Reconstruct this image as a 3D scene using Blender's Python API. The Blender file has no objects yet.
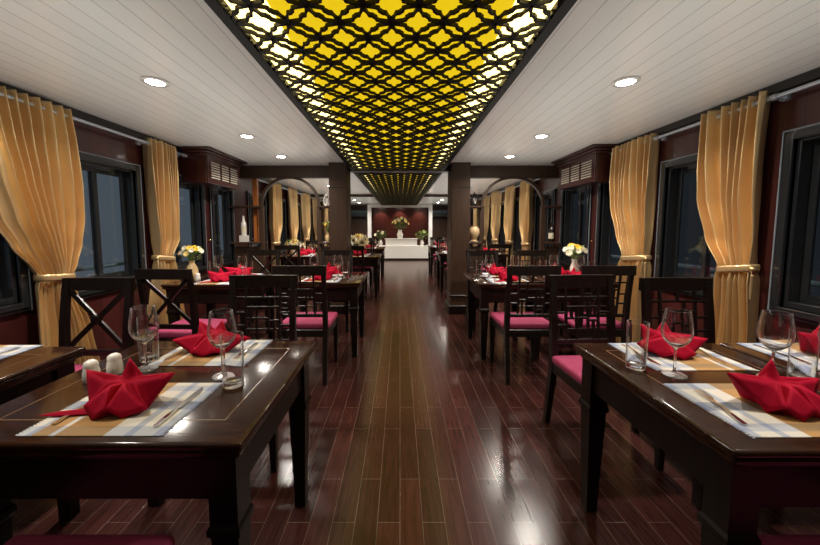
import bpy, bmesh, math, random
from mathutils import Vector, Matrix

sc = bpy.context.scene
C = sc.collection
PI = math.pi
random.seed(7)

# ------------------------------------------------------------------ materials
def mat(name, color=(.5, .5, .5), rough=.5, metal=0., spec=.5, coat=0., emit=None, estr=0.):
    m = bpy.data.materials.new(name)
    m.use_nodes = True
    b = m.node_tree.nodes['Principled BSDF']
    b.inputs['Base Color'].default_value = (*color, 1)
    b.inputs['Roughness'].default_value = rough
    b.inputs['Metallic'].default_value = metal
    b.inputs['Specular IOR Level'].default_value = spec
    b.inputs['Coat Weight'].default_value = coat
    b.inputs['Coat Roughness'].default_value = .08
    if emit:
        b.inputs['Emission Color'].default_value = (*emit, 1)
        b.inputs['Emission Strength'].default_value = estr
    return m


def nodes_of(m):
    nt = m.node_tree
    return nt, nt.nodes['Principled BSDF'], (lambda t: nt.nodes.new(t)), nt.links.new


def wood(name, c1, c2, rough=.3, coat=.2, scale=(14, 14, 1.2), spec=.5, bump=.02):
    """grain stretched along the local z (or the axis with the smallest scale)"""
    m = mat(name, c1, rough, coat=coat, spec=spec)
    nt, b, N, L = nodes_of(m)
    tc = N('ShaderNodeTexCoord'); mp = N('ShaderNodeMapping')
    mp.inputs['Scale'].default_value = scale
    n = N('ShaderNodeTexNoise'); n.inputs['Scale'].default_value = 3.; n.inputs['Detail'].default_value = 6.
    n.inputs['Roughness'].default_value = .6
    r = N('ShaderNodeValToRGB')
    r.color_ramp.elements[0].position = .3; r.color_ramp.elements[1].position = .7
    r.color_ramp.elements[0].color = (*c1, 1); r.color_ramp.elements[1].color = (*c2, 1)
    L(tc.outputs['Object'], mp.inputs['Vector']); L(mp.outputs[0], n.inputs['Vector'])
    L(n.outputs['Fac'], r.inputs['Fac']); L(r.outputs[0], b.inputs['Base Color'])
    if bump:
        bp = N('ShaderNodeBump'); bp.inputs['Strength'].default_value = bump; bp.inputs['Distance'].default_value = .01
        L(n.outputs['Fac'], bp.inputs['Height']); L(bp.outputs[0], b.inputs['Normal'])
    return m


M = {}
M['chair'] = wood('dark_chair_wood', (.006, .004, .0035), (.013, .008, .006), .33, 0., spec=.35)
M['table'] = wood('table_leg_wood', (.006, .0035, .003), (.011, .006, .0045), .36, 0., spec=.18)
M['top'] = wood('table_top_wood', (.015, .006, .004), (.040, .015, .007), .13, 0., (3, 18, 10), bump=.005, spec=.36)
M['inlay'] = mat('inlay_strip', (.13, .075, .04), .3)
M['mahog'] = wood('mahogany', (.028, .006, .005), (.052, .012, .009), .28, .25)
M['pillar'] = wood('pillar_wood', (.032, .017, .010), (.058, .030, .018), .42, 0., spec=.35)
M['frame'] = mat('window_frame_lacquer', (.016, .018, .020), .2, spec=.8, coat=.4)
M['trimdark'] = mat('dark_trim', (.012, .010, .009), .35)
M['pink'] = mat('rose_seat_fabric', (.30, .042, .105), .8, spec=.2)
M['porc'] = mat('white_porcelain', (.78, .75, .70), .15, coat=.5)
M['cream'] = mat('cream_ceramic', (.62, .45, .24), .3, coat=.3)
M['steel'] = mat('polished_steel', (.75, .75, .76), .16, metal=1.)
M['silver'] = mat('brushed_silver', (.50, .55, .62), .3, metal=.6)
M['white'] = mat('white_lacquer', (.80, .80, .80), .3)
M['black'] = mat('black_metal', (.012, .012, .012), .35)
M['edge_glint'] = mat('grey_edge_glint', (.20, .23, .27), .3)  # reflected highlights on the window casings, put in as a pale grey colour
M['rail'] = mat('white_deck_paint', (.8, .8, .8), .5)
M['lens'] = mat('lamp_lens', (1, 1, 1), .4, emit=(1, .92, .82), estr=30.)
M['yellow'] = mat('yellow_acrylic', (.75, .5, .03), .4, emit=(.80, .55, .008), estr=.80)
M['strip'] = mat('light_tube', (1, 1, .9), .4, emit=(1., .77, .27), estr=2.8)
M['lattice'] = mat('lattice_black', (.004, .005, .005), .5, spec=.25)
M['leaf'] = mat('leaf_green', (.07, .17, .03), .5)
M['palegreen'] = mat('pale_foliage', (.22, .30, .08), .6)
M['petal_w'] = mat('white_petal', (.85, .80, .62), .5)
M['petal_y'] = mat('yellow_petal', (.85, .60, .06), .5)
M['petal_o'] = mat('pale_yellow_petal', (.9, .72, .28), .5)
M['petal_r'] = mat('red_petal', (.5, .03, .05), .5)
M['core'] = mat('brown_flower_core', (.10, .04, .015), .7)
M['bottle'] = mat('dark_bottle_glass', (.02, .006, .006), .08, spec=.8)
M['label'] = mat('paper_label', (.75, .68, .5), .6)
M['louver'] = mat('pale_louver', (.62, .55, .46), .4)
M['orange'] = wood('orange_lit_wood', (.30, .09, .02), (.42, .14, .03), .35, .1)  # orange light falling on the post, put into the wood colour
M['brass'] = mat('brass', (.75, .5, .2), .25, metal=1.)
M['ac'] = mat('bluish_ac_casing', (.10, .16, .19), .4)


def mk_curtain():
    m = mat('gold_satin', (.81, .585, .30), .32, spec=.55)
    nt, b, N, L = nodes_of(m)
    b.inputs['Sheen Weight'].default_value = .0
    b.inputs['Sheen Tint'].default_value = (1, .85, .5, 1)
    b.inputs['Metallic'].default_value = .7
    tc = N('ShaderNodeTexCoord'); mp = N('ShaderNodeMapping'); mp.inputs['Scale'].default_value = (60, 60, 8)
    n = N('ShaderNodeTexNoise'); n.inputs['Scale'].default_value = 4.
    bp = N('ShaderNodeBump'); bp.inputs['Strength'].default_value = .12; bp.inputs['Distance'].default_value = .004
    L(tc.outputs['Object'], mp.inputs['Vector']); L(mp.outputs[0], n.inputs['Vector'])
    L(n.outputs['Fac'], bp.inputs['Height']); L(bp.outputs[0], b.inputs['Normal'])
    return m


M['curtain'] = mk_curtain()


def mk_napkin():
    m = mat('red_cloth', (.36, .001, .022), .8, spec=.15)
    nt, b, N, L = nodes_of(m)
    b.inputs['Sheen Weight'].default_value = .05
    b.inputs['Sheen Tint'].default_value = (1, .1, .15, 1)
    tc = N('ShaderNodeTexCoord')
    n = N('ShaderNodeTexNoise'); n.inputs['Scale'].default_value = 45.; n.inputs['Detail'].default_value = 3.
    bp = N('ShaderNodeBump'); bp.inputs['Strength'].default_value = .25; bp.inputs['Distance'].default_value = .003
    L(tc.outputs['Object'], n.inputs['Vector'])
    L(n.outputs['Fac'], bp.inputs['Height']); L(bp.outputs[0], b.inputs['Normal'])
    return m


M['napkin'] = mk_napkin()


def mk_glass():
    m = bpy.data.materials.new('clear_glass'); m.use_nodes = True
    nt = m.node_tree; nt.nodes.clear()
    N = nt.nodes.new; L = nt.links.new
    out = N('ShaderNodeOutputMaterial'); g = N('ShaderNodeBsdfGlass')
    g.inputs['IOR'].default_value = 1.48; g.inputs['Roughness'].default_value = .0
    gl = N('ShaderNodeBsdfGlossy'); gl.inputs['Roughness'].default_value = .45       # imitates light caught at the glass edges, mixed in toward the outline
    lw = N('ShaderNodeLayerWeight'); lw.inputs['Blend'].default_value = .5
    pw = N('ShaderNodeMath'); pw.operation = 'POWER'; pw.inputs[1].default_value = 2.6
    ml = N('ShaderNodeMath'); ml.operation = 'MULTIPLY'; ml.inputs[1].default_value = .7
    mix = N('ShaderNodeMixShader')
    L(lw.outputs['Facing'], pw.inputs[0]); L(pw.outputs[0], ml.inputs[0]); L(ml.outputs[0], mix.inputs['Fac'])
    L(g.outputs[0], mix.inputs[1]); L(gl.outputs[0], mix.inputs[2]); L(mix.outputs[0], out.inputs['Surface'])
    return m


M['glass'] = mk_glass()


def mk_pane():
    m = bpy.data.materials.new('window_glass'); m.use_nodes = True
    nt = m.node_tree; nt.nodes.clear()
    N = nt.nodes.new; L = nt.links.new
    out = N('ShaderNodeOutputMaterial'); mix = N('ShaderNodeMixShader')
    tr = N('ShaderNodeBsdfTransparent'); tr.inputs['Color'].default_value = (.72, .80, .84, 1)
    gl = N('ShaderNodeBsdfGlossy'); gl.inputs['Roughness'].default_value = .04
    lw = N('ShaderNodeLayerWeight'); lw.inputs['Blend'].default_value = .5
    pw = N('ShaderNodeMath'); pw.operation = 'POWER'; pw.inputs[1].default_value = 4.
    ma = N('ShaderNodeMath'); ma.operation = 'MULTIPLY_ADD'; ma.inputs[1].default_value = .6; ma.inputs[2].default_value = .06
    L(lw.outputs['Facing'], pw.inputs[0]); L(pw.outputs[0], ma.inputs[0]); L(ma.outputs[0], mix.inputs['Fac']); L(tr.outputs[0], mix.inputs[1]); L(gl.outputs[0], mix.inputs[2])
    L(mix.outputs[0], out.inputs['Surface'])
    return m


M['pane'] = mk_pane()


def mk_floor():
    m = mat('dark_plank_floor', (.03, .012, .01), .22, spec=.32)
    nt, b, N, L = nodes_of(m)
    tc = N('ShaderNodeTexCoord'); mp = N('ShaderNodeMapping')
    mp.inputs['Rotation'].default_value = (0, 0, PI / 2)
    br = N('ShaderNodeTexBrick')
    br.inputs['Scale'].default_value = 1.; br.inputs['Brick Width'].default_value = .68
    br.inputs['Row Height'].default_value = .098; br.inputs['Mortar Size'].default_value = .0012
    br.inputs['Mortar Smooth'].default_value = .2; br.offset = .37; br.offset_frequency = 2
    br.inputs['Color1'].default_value = (.046, .014, .012, 1)
    br.inputs['Color2'].default_value = (.026, .009, .008, 1)
    br.inputs['Mortar'].default_value = (.12, .08, .065, 1)
    br.inputs['Bias'].default_value = -.1
    L(tc.outputs['Object'], mp.inputs['Vector']); L(mp.outputs[0], br.inputs['Vector'])
    mp2 = N('ShaderNodeMapping'); mp2.inputs['Scale'].default_value = (22, 1.6, 1)
    n = N('ShaderNodeTexNoise'); n.inputs['Scale'].default_value = 3.; n.inputs['Detail'].default_value = 7.
    L(tc.outputs['Object'], mp2.inputs['Vector']); L(mp2.outputs[0], n.inputs['Vector'])
    mr = N('ShaderNodeMapRange'); mr.inputs['From Min'].default_value = .3; mr.inputs['From Max'].default_value = .7
    mr.inputs['To Min'].default_value = .7; mr.inputs['To Max'].default_value = 1.35
    L(n.outputs['Fac'], mr.inputs['Value'])
    mx = N('ShaderNodeMix'); mx.data_type = 'RGBA'; mx.blend_type = 'MULTIPLY'
    mx.inputs['Factor'].default_value = 1.
    L(br.outputs['Color'], mx.inputs[6]); L(mr.outputs[0], mx.inputs[7])
    L(mx.outputs[2], b.inputs['Base Color'])
    mr2 = N('ShaderNodeMapRange'); mr2.inputs['To Min'].default_value = .20; mr2.inputs['To Max'].default_value = .22
    L(n.outputs['Fac'], mr2.inputs['Value']); L(mr2.outputs[0], b.inputs['Roughness'])
    bp = N('ShaderNodeBump'); bp.inputs['Strength'].default_value = .25; bp.inputs['Distance'].default_value = .002
    bp.invert = True
    L(br.outputs['Fac'], bp.inputs['Height']); L(bp.outputs[0], b.inputs['Normal'])
    return m


M['floor'] = mk_floor()


def mk_planks(name, base, line, width, axis, rough, lw=.045, vary=.0, coat=0.):
    """boards of a given width laid side by side along one object axis, with a fine dark joint"""
    m = mat(name, base, rough, coat=coat)
    nt, b, N, L = nodes_of(m)
    tc = N('ShaderNodeTexCoord'); sx = N('ShaderNodeSeparateXYZ')
    L(tc.outputs['Object'], sx.inputs[0])
    dv = N('ShaderNodeMath'); dv.operation = 'DIVIDE'; dv.inputs[1].default_value = width
    L(sx.outputs[axis], dv.inputs[0])
    fr = N('ShaderNodeMath'); fr.operation = 'FRACT'; L(dv.outputs[0], fr.inputs[0])
    lt = N('ShaderNodeMath'); lt.operation = 'LESS_THAN'; lt.inputs[1].default_value = lw
    L(fr.outputs[0], lt.inputs[0])
    fl = N('ShaderNodeMath'); fl.operation = 'FLOOR'; L(dv.outputs[0], fl.inputs[0])
    wn = N('ShaderNodeTexWhiteNoise'); wn.noise_dimensions = '1D'; L(fl.outputs[0], wn.inputs['W'])
    mr = N('ShaderNodeMapRange'); mr.inputs['To Min'].default_value = 1 - vary; mr.inputs['To Max'].default_value = 1 + vary
    L(wn.outputs['Value'], mr.inputs['Value'])
    mu = N('ShaderNodeMix'); mu.data_type = 'RGBA'; mu.blend_type = 'MULTIPLY'; mu.inputs['Factor'].default_value = 1
    mu.inputs[6].default_value = (*base, 1); L(mr.outputs[0], mu.inputs[7])
    mx = N('ShaderNodeMix'); mx.data_type = 'RGBA'
    L(lt.outputs[0], mx.inputs['Factor']); L(mu.outputs[2], mx.inputs[6]); mx.inputs[7].default_value = (*line, 1)
    L(mx.outputs[2], b.inputs['Base Color'])
    bp = N('ShaderNodeBump'); bp.inputs['Strength'].default_value = .35; bp.inputs['Distance'].default_value = .003
    bp.invert = True
    L(lt.outputs[0], bp.inputs['Height']); L(bp.outputs[0], b.inputs['Normal'])
    return m


M['ceiling'] = mk_planks('white_ceiling_boards', (.86, .85, .82), (.55, .54, .52), .105, 0, .24, .05, .02)
M['wallboards'] = mk_planks('mahogany_wall_boards', (.050, .011, .010), (.006, .003, .003), .19, 1, .28, .02, .3, .1)


def mk_mat():
    m = mat('plaid_placemat', (.8, .8, .8), .85)
    nt, b, N, L = nodes_of(m)
    tc = N('ShaderNodeTexCoord'); sx = N('ShaderNodeSeparateXYZ'); L(tc.outputs['Object'], sx.inputs[0])

    def ramp(stops):
        r = N('ShaderNodeValToRGB'); r.color_ramp.interpolation = 'CONSTANT'
        e = r.color_ramp.elements
        e[0].position, e[0].color = stops[0][0], (*stops[0][1], 1)
        e[1].position, e[1].color = stops[1][0], (*stops[1][1], 1)
        for p, c in stops[2:]:
            k = e.new(p); k.color = (*c, 1)
        return r
    mx1 = N('ShaderNodeMapRange'); mx1.inputs['From Min'].default_value = -.183; mx1.inputs['From Max'].default_value = .183
    my1 = N('ShaderNodeMapRange'); my1.inputs['From Min'].default_value = -.145; my1.inputs['From Max'].default_value = .145
    L(sx.outputs[0], mx1.inputs['Value']); L(sx.outputs[1], my1.inputs['Value'])
    W = (.70, .68, .64); OC = (.44, .215, .03); BL = (.22, .26, .38); LB = (.38, .43, .55)
    warp = ramp([(0, W), (.06, LB), (.10, OC), (.22, W), (.26, OC), (.60, W), (.74, LB), (.80, W), (.94, LB)])
    weft = ramp([(0, LB), (.14, W), (.20, W), (.42, BL), (.58, W), (.80, LB), (.92, W)])
    L(mx1.outputs[0], warp.inputs['Fac']); L(my1.outputs[0], weft.inputs['Fac'])
    mul = N('ShaderNodeMix'); mul.data_type = 'RGBA'; mul.blend_type = 'MULTIPLY'; mul.inputs['Factor'].default_value = .85
    L(warp.outputs[0], mul.inputs[6]); L(weft.outputs[0], mul.inputs[7])
    wv = N('ShaderNodeTexWave'); wv.inputs['Scale'].default_value = 90.; wv.bands_direction = 'Y'
    L(tc.outputs['Object'], wv.inputs['Vector'])
    br = N('ShaderNodeBrightContrast'); br.inputs['Bright'].default_value = .05
    L(mul.outputs[2], br.inputs['Color']); L(br.outputs[0], b.inputs['Base Color'])
    bp = N('ShaderNodeBump'); bp.inputs['Strength'].default_value = .3; bp.inputs['Distance'].default_value = .002
    L(wv.outputs['Fac'], bp.inputs['Height']); L(bp.outputs[0], b.inputs['Normal'])
    return m


M['mat'] = mk_mat()

# ------------------------------------------------------------------ mesh helpers
class MB:
    def __init__(s):
        s.bm = bmesh.new()

    def box(s, x0, x1, y0, y1, z0, z1, bevel=0., seg=1):
        vs = [s.bm.verts.new(p) for p in ((x0, y0, z0), (x1, y0, z0), (x1, y1, z0), (x0, y1, z0),
                                          (x0, y0, z1), (x1, y0, z1), (x1, y1, z1), (x0, y1, z1))]
        fs = [s.bm.faces.new([vs[i] for i in f]) for f in ((0, 3, 2, 1), (4, 5, 6, 7), (0, 1, 5, 4), (1, 2, 6, 5), (2, 3, 7, 6), (3, 0, 4, 7))]
        if bevel:
            es = list({e for f in fs for e in f.edges})
            bmesh.ops.bevel(s.bm, geom=es, offset=bevel, segments=seg, affect='EDGES', profile=.5)
        return s

    def frustum(s, rings):
        """rings: list of (cx, cy, hx, hy, z) joined into one closed square-section solid"""
        prev = None; first = None
        for cx, cy, hx, hy, z in rings:
            r = [s.bm.verts.new(p) for p in ((cx - hx, cy - hy, z), (cx + hx, cy - hy, z), (cx + hx, cy + hy, z), (cx - hx, cy + hy, z))]
            if prev:
                for i in range(4):
                    s.bm.faces.new((prev[i], prev[(i + 1) % 4], r[(i + 1) % 4], r[i]))
            else:
                first = r
            prev = r
        s.bm.faces.new(first[::-1]); s.bm.faces.new(prev)
        return s

    def bar(s, p, q, w, t, up=(0, 0, 1), w2=None, t2=None):
        """square bar from p to q: width w across, thickness t along up"""
        p, q = Vector(p), Vector(q); d = (q - p).normalized(); u = Vector(up)
        a = d.cross(u)
        if a.length < 1e-4:
            u = Vector((0, 1, 0)); a = d.cross(u)
        a.normalize(); u = a.cross(d).normalized()
        w2 = w2 or w; t2 = t2 or t
        r0 = [s.bm.verts.new(p + a * i * w / 2 + u * j * t / 2) for i, j in ((-1, -1), (1, -1), (1, 1), (-1, 1))]
        r1 = [s.bm.verts.new(q + a * i * w2 / 2 + u * j * t2 / 2) for i, j in ((-1, -1), (1, -1), (1, 1), (-1, 1))]
        for i in range(4):
            s.bm.faces.new((r0[i], r0[(i + 1) % 4], r1[(i + 1) % 4], r1[i]))
        s.bm.faces.new(r0[::-1]); s.bm.faces.new(r1)
        return s

    def tube(s, pts, r, n=10, cap=True):
        pts = [Vector(p) for p in pts]; rs = r if isinstance(r, (list, tuple)) else [r] * len(pts)
        prev = None; rings = []
        ref = Vector((0.13, .21, 1)).normalized()
        for i, p in enumerate(pts):
            d = (pts[min(i + 1, len(pts) - 1)] - pts[max(i - 1, 0)]).normalized()
            a = d.cross(ref)
            if a.length < 1e-3: a = d.cross(Vector((1, 0, 0)))
            a.normalize(); b = d.cross(a)
            ring = [s.bm.verts.new(p + (a * math.cos(2 * PI * k / n) + b * math.sin(2 * PI * k / n)) * rs[i]) for k in range(n)]
            if prev:
                for k in range(n):
                    s.bm.faces.new((prev[k], prev[(k + 1) % n], ring[(k + 1) % n], ring[k]))
            rings.append(ring); prev = ring
        if cap:
            s.bm.faces.new(rings[0][::-1]); s.bm.faces.new(rings[-1])
        return s

    def lathe(s, prof, n=24, c=(0, 0, 0), close=False):
        c = Vector(c); rings = []
        for r, z in prof:
            if r < 1e-5:
                rings.append([s.bm.verts.new(c + Vector((0, 0, z)))])
            else:
                rings.append([s.bm.verts.new(c + Vector((r * math.cos(2 * PI * k / n), r * math.sin(2 * PI * k / n), z))) for k in range(n)])
        for a, b in zip(rings, rings[1:]):
            for k in range(n):
                k2 = (k + 1) % n
                if len(a) == 1 and len(b) == 1: continue
                if len(a) == 1: s.bm.faces.new((a[0], b[k2], b[k]))
                elif len(b) == 1: s.bm.faces.new((a[k], a[k2], b[0]))
                else: s.bm.faces.new((a[k], a[k2], b[k2], b[k]))
        return s

    def grid(s, f, nu, nv):
        vs = [[s.bm.verts.new(f(i / nu, j / nv)) for j in range(nv + 1)] for i in range(nu + 1)]
        for i in range(nu):
            for j in range(nv):
                s.bm.faces.new((vs[i][j], vs[i + 1][j], vs[i + 1][j + 1], vs[i][j + 1]))
        return s

    def ball(s, c, r, sub=2, scale=(1, 1, 1)):
        bmesh.ops.create_icosphere(s.bm, subdivisions=sub, radius=r,
                                   matrix=Matrix.Translation(c) @ Matrix.Diagonal((*scale, 1)))
        return s

    def build(s, name, m, parent=None, smooth=None, normals=True, label=None):
        if normals: bmesh.ops.recalc_face_normals(s.bm, faces=s.bm.faces)
        me = bpy.data.meshes.new(name)
        if smooth is not None:
            a = math.radians(smooth)
            for f in s.bm.faces: f.smooth = True
            for e in s.bm.edges:
                e.smooth = not (len(e.link_faces) == 2 and e.calc_face_angle(0) > a)
        s.bm.to_mesh(me); s.bm.free()
        o = bpy.data.objects.new(name, me); C.objects.link(o)
        for k in (m if isinstance(m, (list, tuple)) else [m]): me.materials.append(k)
        if parent is not None: o.parent = parent
        if label: o['label'] = label
        return o


def tag(o, label, cat, group=None, loc=None, rz=None):
    o['label'] = label; o['category'] = cat
    if group: o['group'] = group
    elif 'group' in o: del o['group']
    if loc is not None: o.location = loc
    if rz is not None: o.rotation_euler = (0, 0, rz)
    return o


def empty(name, label=None, cat=None, loc=(0, 0, 0), rz=0., group=None):
    o = bpy.data.objects.new(name, None); C.objects.link(o)
    o.empty_display_size = .1
    o.location = loc; o.rotation_euler = (0, 0, rz)
    if label: tag(o, label, cat, group)
    return o


def struct(o):
    o['kind'] = 'structure'; return o


def copy_tree(o, parent=None):
    c = o.copy(); C.objects.link(c)
    if parent is not None: c.parent = parent
    for ch in [k for k in bpy.data.objects if k.parent == o]:
        copy_tree(ch, c)
    return c


class Proto:
    """first call places the original, later calls place copies"""
    def __init__(s, root): s.root = root; s.used = False

    def __call__(s, label, cat, loc, rz=0., group=None):
        o = s.root if not s.used else copy_tree(s.root)
        s.used = True
        return tag(o, label, cat, group, loc, rz)


def solidify(o, t, off=0.):
    md = o.modifiers.new('thickness', 'SOLIDIFY'); md.thickness = t; md.offset = off
    return o


# ------------------------------------------------------------------ room
XL, XR, ZC = -2.58, 2.46, 2.20
Y0, Y1 = -2.6, 14.3
struct(MB().box(XL - .1, XR + .1, Y0 - .1, Y1 + .1, -.08, 0).build('floor', M['floor']))
struct(MB().box(XL - .1, XR + .1, Y0 - .1, Y1 + .1, ZC, ZC + .08).build('ceiling', M['ceiling']))

WZ0, WZ1 = .76, 1.83
winL = [(.45, 1.19), (1.50, 2.24), (2.56, 3.30), (3.63, 4.37), (4.62, 5.14)] + [(5.75 + k * 1.1, 6.40 + k * 1.1) for k in range(7)]
winR = [(.35, 1.09), (1.39, 2.13), (2.39, 3.13), (3.40, 4.12), (4.38, 5.06)] + [(5.40 + k * 1.1, 6.05 + k * 1.1) for k in range(7)]


def wall(name, X, side, wins):
    mb = MB(); a, b = (X, X + side * .1) if side > 0 else (X + side * .1, X)
    mb.box(a, b, Y0, Y1, 0, WZ0); mb.box(a, b, Y0, Y1, WZ1, ZC)
    y = Y0
    for u, v in wins:
        mb.box(a, b, y, u, WZ0, WZ1); y = v
    mb.box(a, b, y, Y1, WZ0, WZ1)
    struct(mb.build(name, M['wallboards']))


wall('wall_left', XL, -1, winL)
wall('wall_right', XR, 1, winR)
struct(MB().box(XL - .1, XR + .1, Y1, Y1 + .1, 0, ZC).build('wall_back', M['pillar']))
struct(MB().box(XL - .1, XR + .1, Y0 - .1, Y0, 0, ZC).build('wall_front', M['wallboards']))
for nm, X, sd in (('left', XL, 1), ('right', XR, -1)):
    mb = MB(); x0, x1 = sorted((X, X + sd * .018))
    mb.box(x0, x1, Y0, Y1, 0, .11, .004)
    struct(mb.build('baseboard_' + nm, M['trimdark']))
# dark cornice between wall and ceiling
mb = MB(); mb.box(XL, XL + .05, Y0, Y1, 2.135, ZC, .006); struct(mb.build('trim_1', M['trimdark']))
mb = MB(); mb.box(XR - .05, XR, Y0, Y1, 2.135, ZC, .006); struct(mb.build('trim_2', M['trimdark']))


def window(n, X, side, y0, y1, detail):
    """casing proud of the wall, sash with a meeting stile, and a pane; side=+1 means outside is +x"""
    s = side
    def bx(mb, xa, xb, *r, bev=.004):
        a, b = sorted((X + s * xa, X + s * xb)); mb.box(a, b, *r, bev)
    root = MB()
    # casing: two steps
    for w, t in ((.055, -.022), (.030, -.036)):
        bx(root, t, .0, y0 - w, y0 + .012, WZ0 - w, WZ1 + w)
        bx(root, t, .0, y1 - .012, y1 + w, WZ0 - w, WZ1 + w)
        bx(root, t, .0, y0 + .0121, y1 - .0121, WZ1 - .012, WZ1 + w)
        bx(root, t - .01, .0, y0 + .0121, y1 - .0121, WZ0 - w, WZ0 + .012)
    o = struct(root.build('window_%d' % n, M['frame']))
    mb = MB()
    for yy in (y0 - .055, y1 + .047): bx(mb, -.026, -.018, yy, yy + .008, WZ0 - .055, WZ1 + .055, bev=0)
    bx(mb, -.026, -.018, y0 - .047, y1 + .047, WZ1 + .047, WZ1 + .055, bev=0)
    mb.build('edge_glint', M['edge_glint'], o)  # added thin strips standing in for highlights along the casing edges
    # reveal + sash
    mb = MB()
    bx(mb, .0, .10, y0, y0 + .03, WZ0, WZ1); bx(mb, .0, .10, y1 - .03, y1, WZ0, WZ1)
    bx(mb, .0, .10, y0 + .03, y1 - .03, WZ0, WZ0 + .05); bx(mb, .0, .10, y0 + .03, y1 - .03, WZ1 - .03, WZ1)
    mb.build('window_frame', M['frame'], o)
    ym = (y0 + y1) / 2
    for k, (a, b) in enumerate(((y0 + .03, ym + .02), (ym - .02, y1 - .03))):
        mb = MB(); d = .05 + .025 * k; w = .04
        bx(mb, d, d + .022, a, a + w, WZ0 + .05, WZ1 - .03, bev=.003); bx(mb, d, d + .022, b - w, b, WZ0 + .05, WZ1 - .03, bev=.003)
        bx(mb, d, d + .022, a + w, b - w, WZ0 + .05, WZ0 + .10, bev=.003); bx(mb, d, d + .022, a + w, b - w, WZ1 - .08, WZ1 - .03, bev=.003)
        sh = mb.build('sash', M['frame'], o)
        mb = MB(); bx(mb, d + .009, d + .013, a + w - .005, b - w + .005, WZ0 + .095, WZ1 - .075, bev=0)
        mb.build('glass', M['pane'], sh)


n = 1
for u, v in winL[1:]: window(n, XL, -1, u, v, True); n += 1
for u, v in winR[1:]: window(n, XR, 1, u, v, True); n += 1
# windows behind the camera are only openings with a pane
# deck outside each side with a white railing
for sd, X, lab in ((-1, XL - .62, 'white painted deck railing outside the windows of the wall with the swooping gold curtain'),
                   (1, XR + .62, 'white painted deck railing outside the windows nearest the right tables')):
    r = empty('deck_railing', lab, 'railing', (X, 0, 0))
    for z in (.86, .74, .55):
        MB().tube([(0, -2, z), (0, 14, z)], .022 if z > .8 else .016, 10).build('rail', M['rail'], r, 40)
    mb = MB()
    for k in range(11): mb.tube([(0, -1.5 + k * 1.5, -.05), (0, -1.5 + k * 1.5, .86)], .02, 8)
    p = mb.build('posts', M['rail'], r, 40); p.name = 'post_row'
    mb = MB(); a, b = sorted((X - sd * .5, X + sd * .35)); mb.box(a, b, Y0, Y1, -.12, -.05)
    struct(mb.build('exterior_deck', M['trimdark']))

# pillars, cross beams
for X0, X1 in ((-1.02, -.765), (.74, 1.01)):
    o = struct(MB().box(X0, X1, 4.86, 5.26, 0, ZC, .006).build('pillar', M['pillar']))
    mb = MB(); mb.box(X0 - .025, X1 + .025, 4.835, 5.285, 0, .13, .01); mb.box(X0 - .015, X1 + .015, 4.845, 5.275, .25, .285, .008)
    mb.build('plinth', M['table'], o)
    mb = MB()
    for z in (1.84,): mb.box(X0 - .004, X1 + .004, 4.856, 5.264, z, z + .012)
    mb.build('joint_band', M['trimdark'], o)
struct(MB().box(-.765, .74, 5.10, 5.26, 2.115, ZC, .006).build('beam', M['trimdark']))
struct(MB().box(XL, XR, 9.55, 9.7, 2.13, ZC, .006).build('beam', M['pillar']))

# ------------------------------------------------------------------ lattice light panels
def star_r(t):
    """radius of the star opening (period 1) at angle t"""
    t = abs(((t + PI / 4) % (PI / 2)) - PI / 4)            # 0 at a tip, pi/4 between tips
    tab = [(0, .358), (7, .312), (14, .250), (20, .214), (26, .214), (33, .230), (39, .232), (45, .224)]
    d = math.degrees(t)
    for (a, ra), (b, rb) in zip(tab, tab[1:]):
        if a <= d <= b: return ra + (rb - ra) * (d - a) / (b - a)
    return tab[-1][1]


def lattice(mb, p, q, ph, x0, x1, y0, y1, z, NT=64):
    """p, q: period across and along; ph: where the first row sits"""
    def cell(cx, cy):
        inn, out = [], []
        for k in range(NT):
            t = 2 * PI * k / NT
            r = star_r(t); tt = abs(((t + PI / 4) % (PI / 2)) - PI / 4)
            f = max(0., 1 - tt / math.radians(14))
            ro = r + .058 + f * .13
            c, s_ = math.cos(t), math.sin(t)
            xi = min(max(cx + r * p * c, x0), x1); yi = min(max(cy + r * q * s_, y0), y1)
            xo = min(max(cx + ro * p * c, x0), x1); yo = min(max(cy + ro * q * s_, y0), y1)
            inn.append(mb.bm.verts.new((xi, yi, z))); out.append(mb.bm.verts.new((xo, yo, z)))
        for k in range(NT):
            k2 = (k + 1) % NT
            mb.bm.faces.new((inn[k], inn[k2], out[k2], out[k]))
    nx = int((x1 - x0) / p) + 2; ny = int((y1 - y0) / q) + 2
    xc = (x0 + x1) / 2
    for j in range(ny + 1):
        for i in range(-nx, nx + 1):
            for h in (0, .5):
                cx, cy = xc + (i + h) * p, y0 + ph + (j + h) * q
                if x0 - .2 * p < cx < x1 + .2 * p and y0 - .2 * q < cy < y1 + .2 * q: cell(cx, cy)
    return mb


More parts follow.
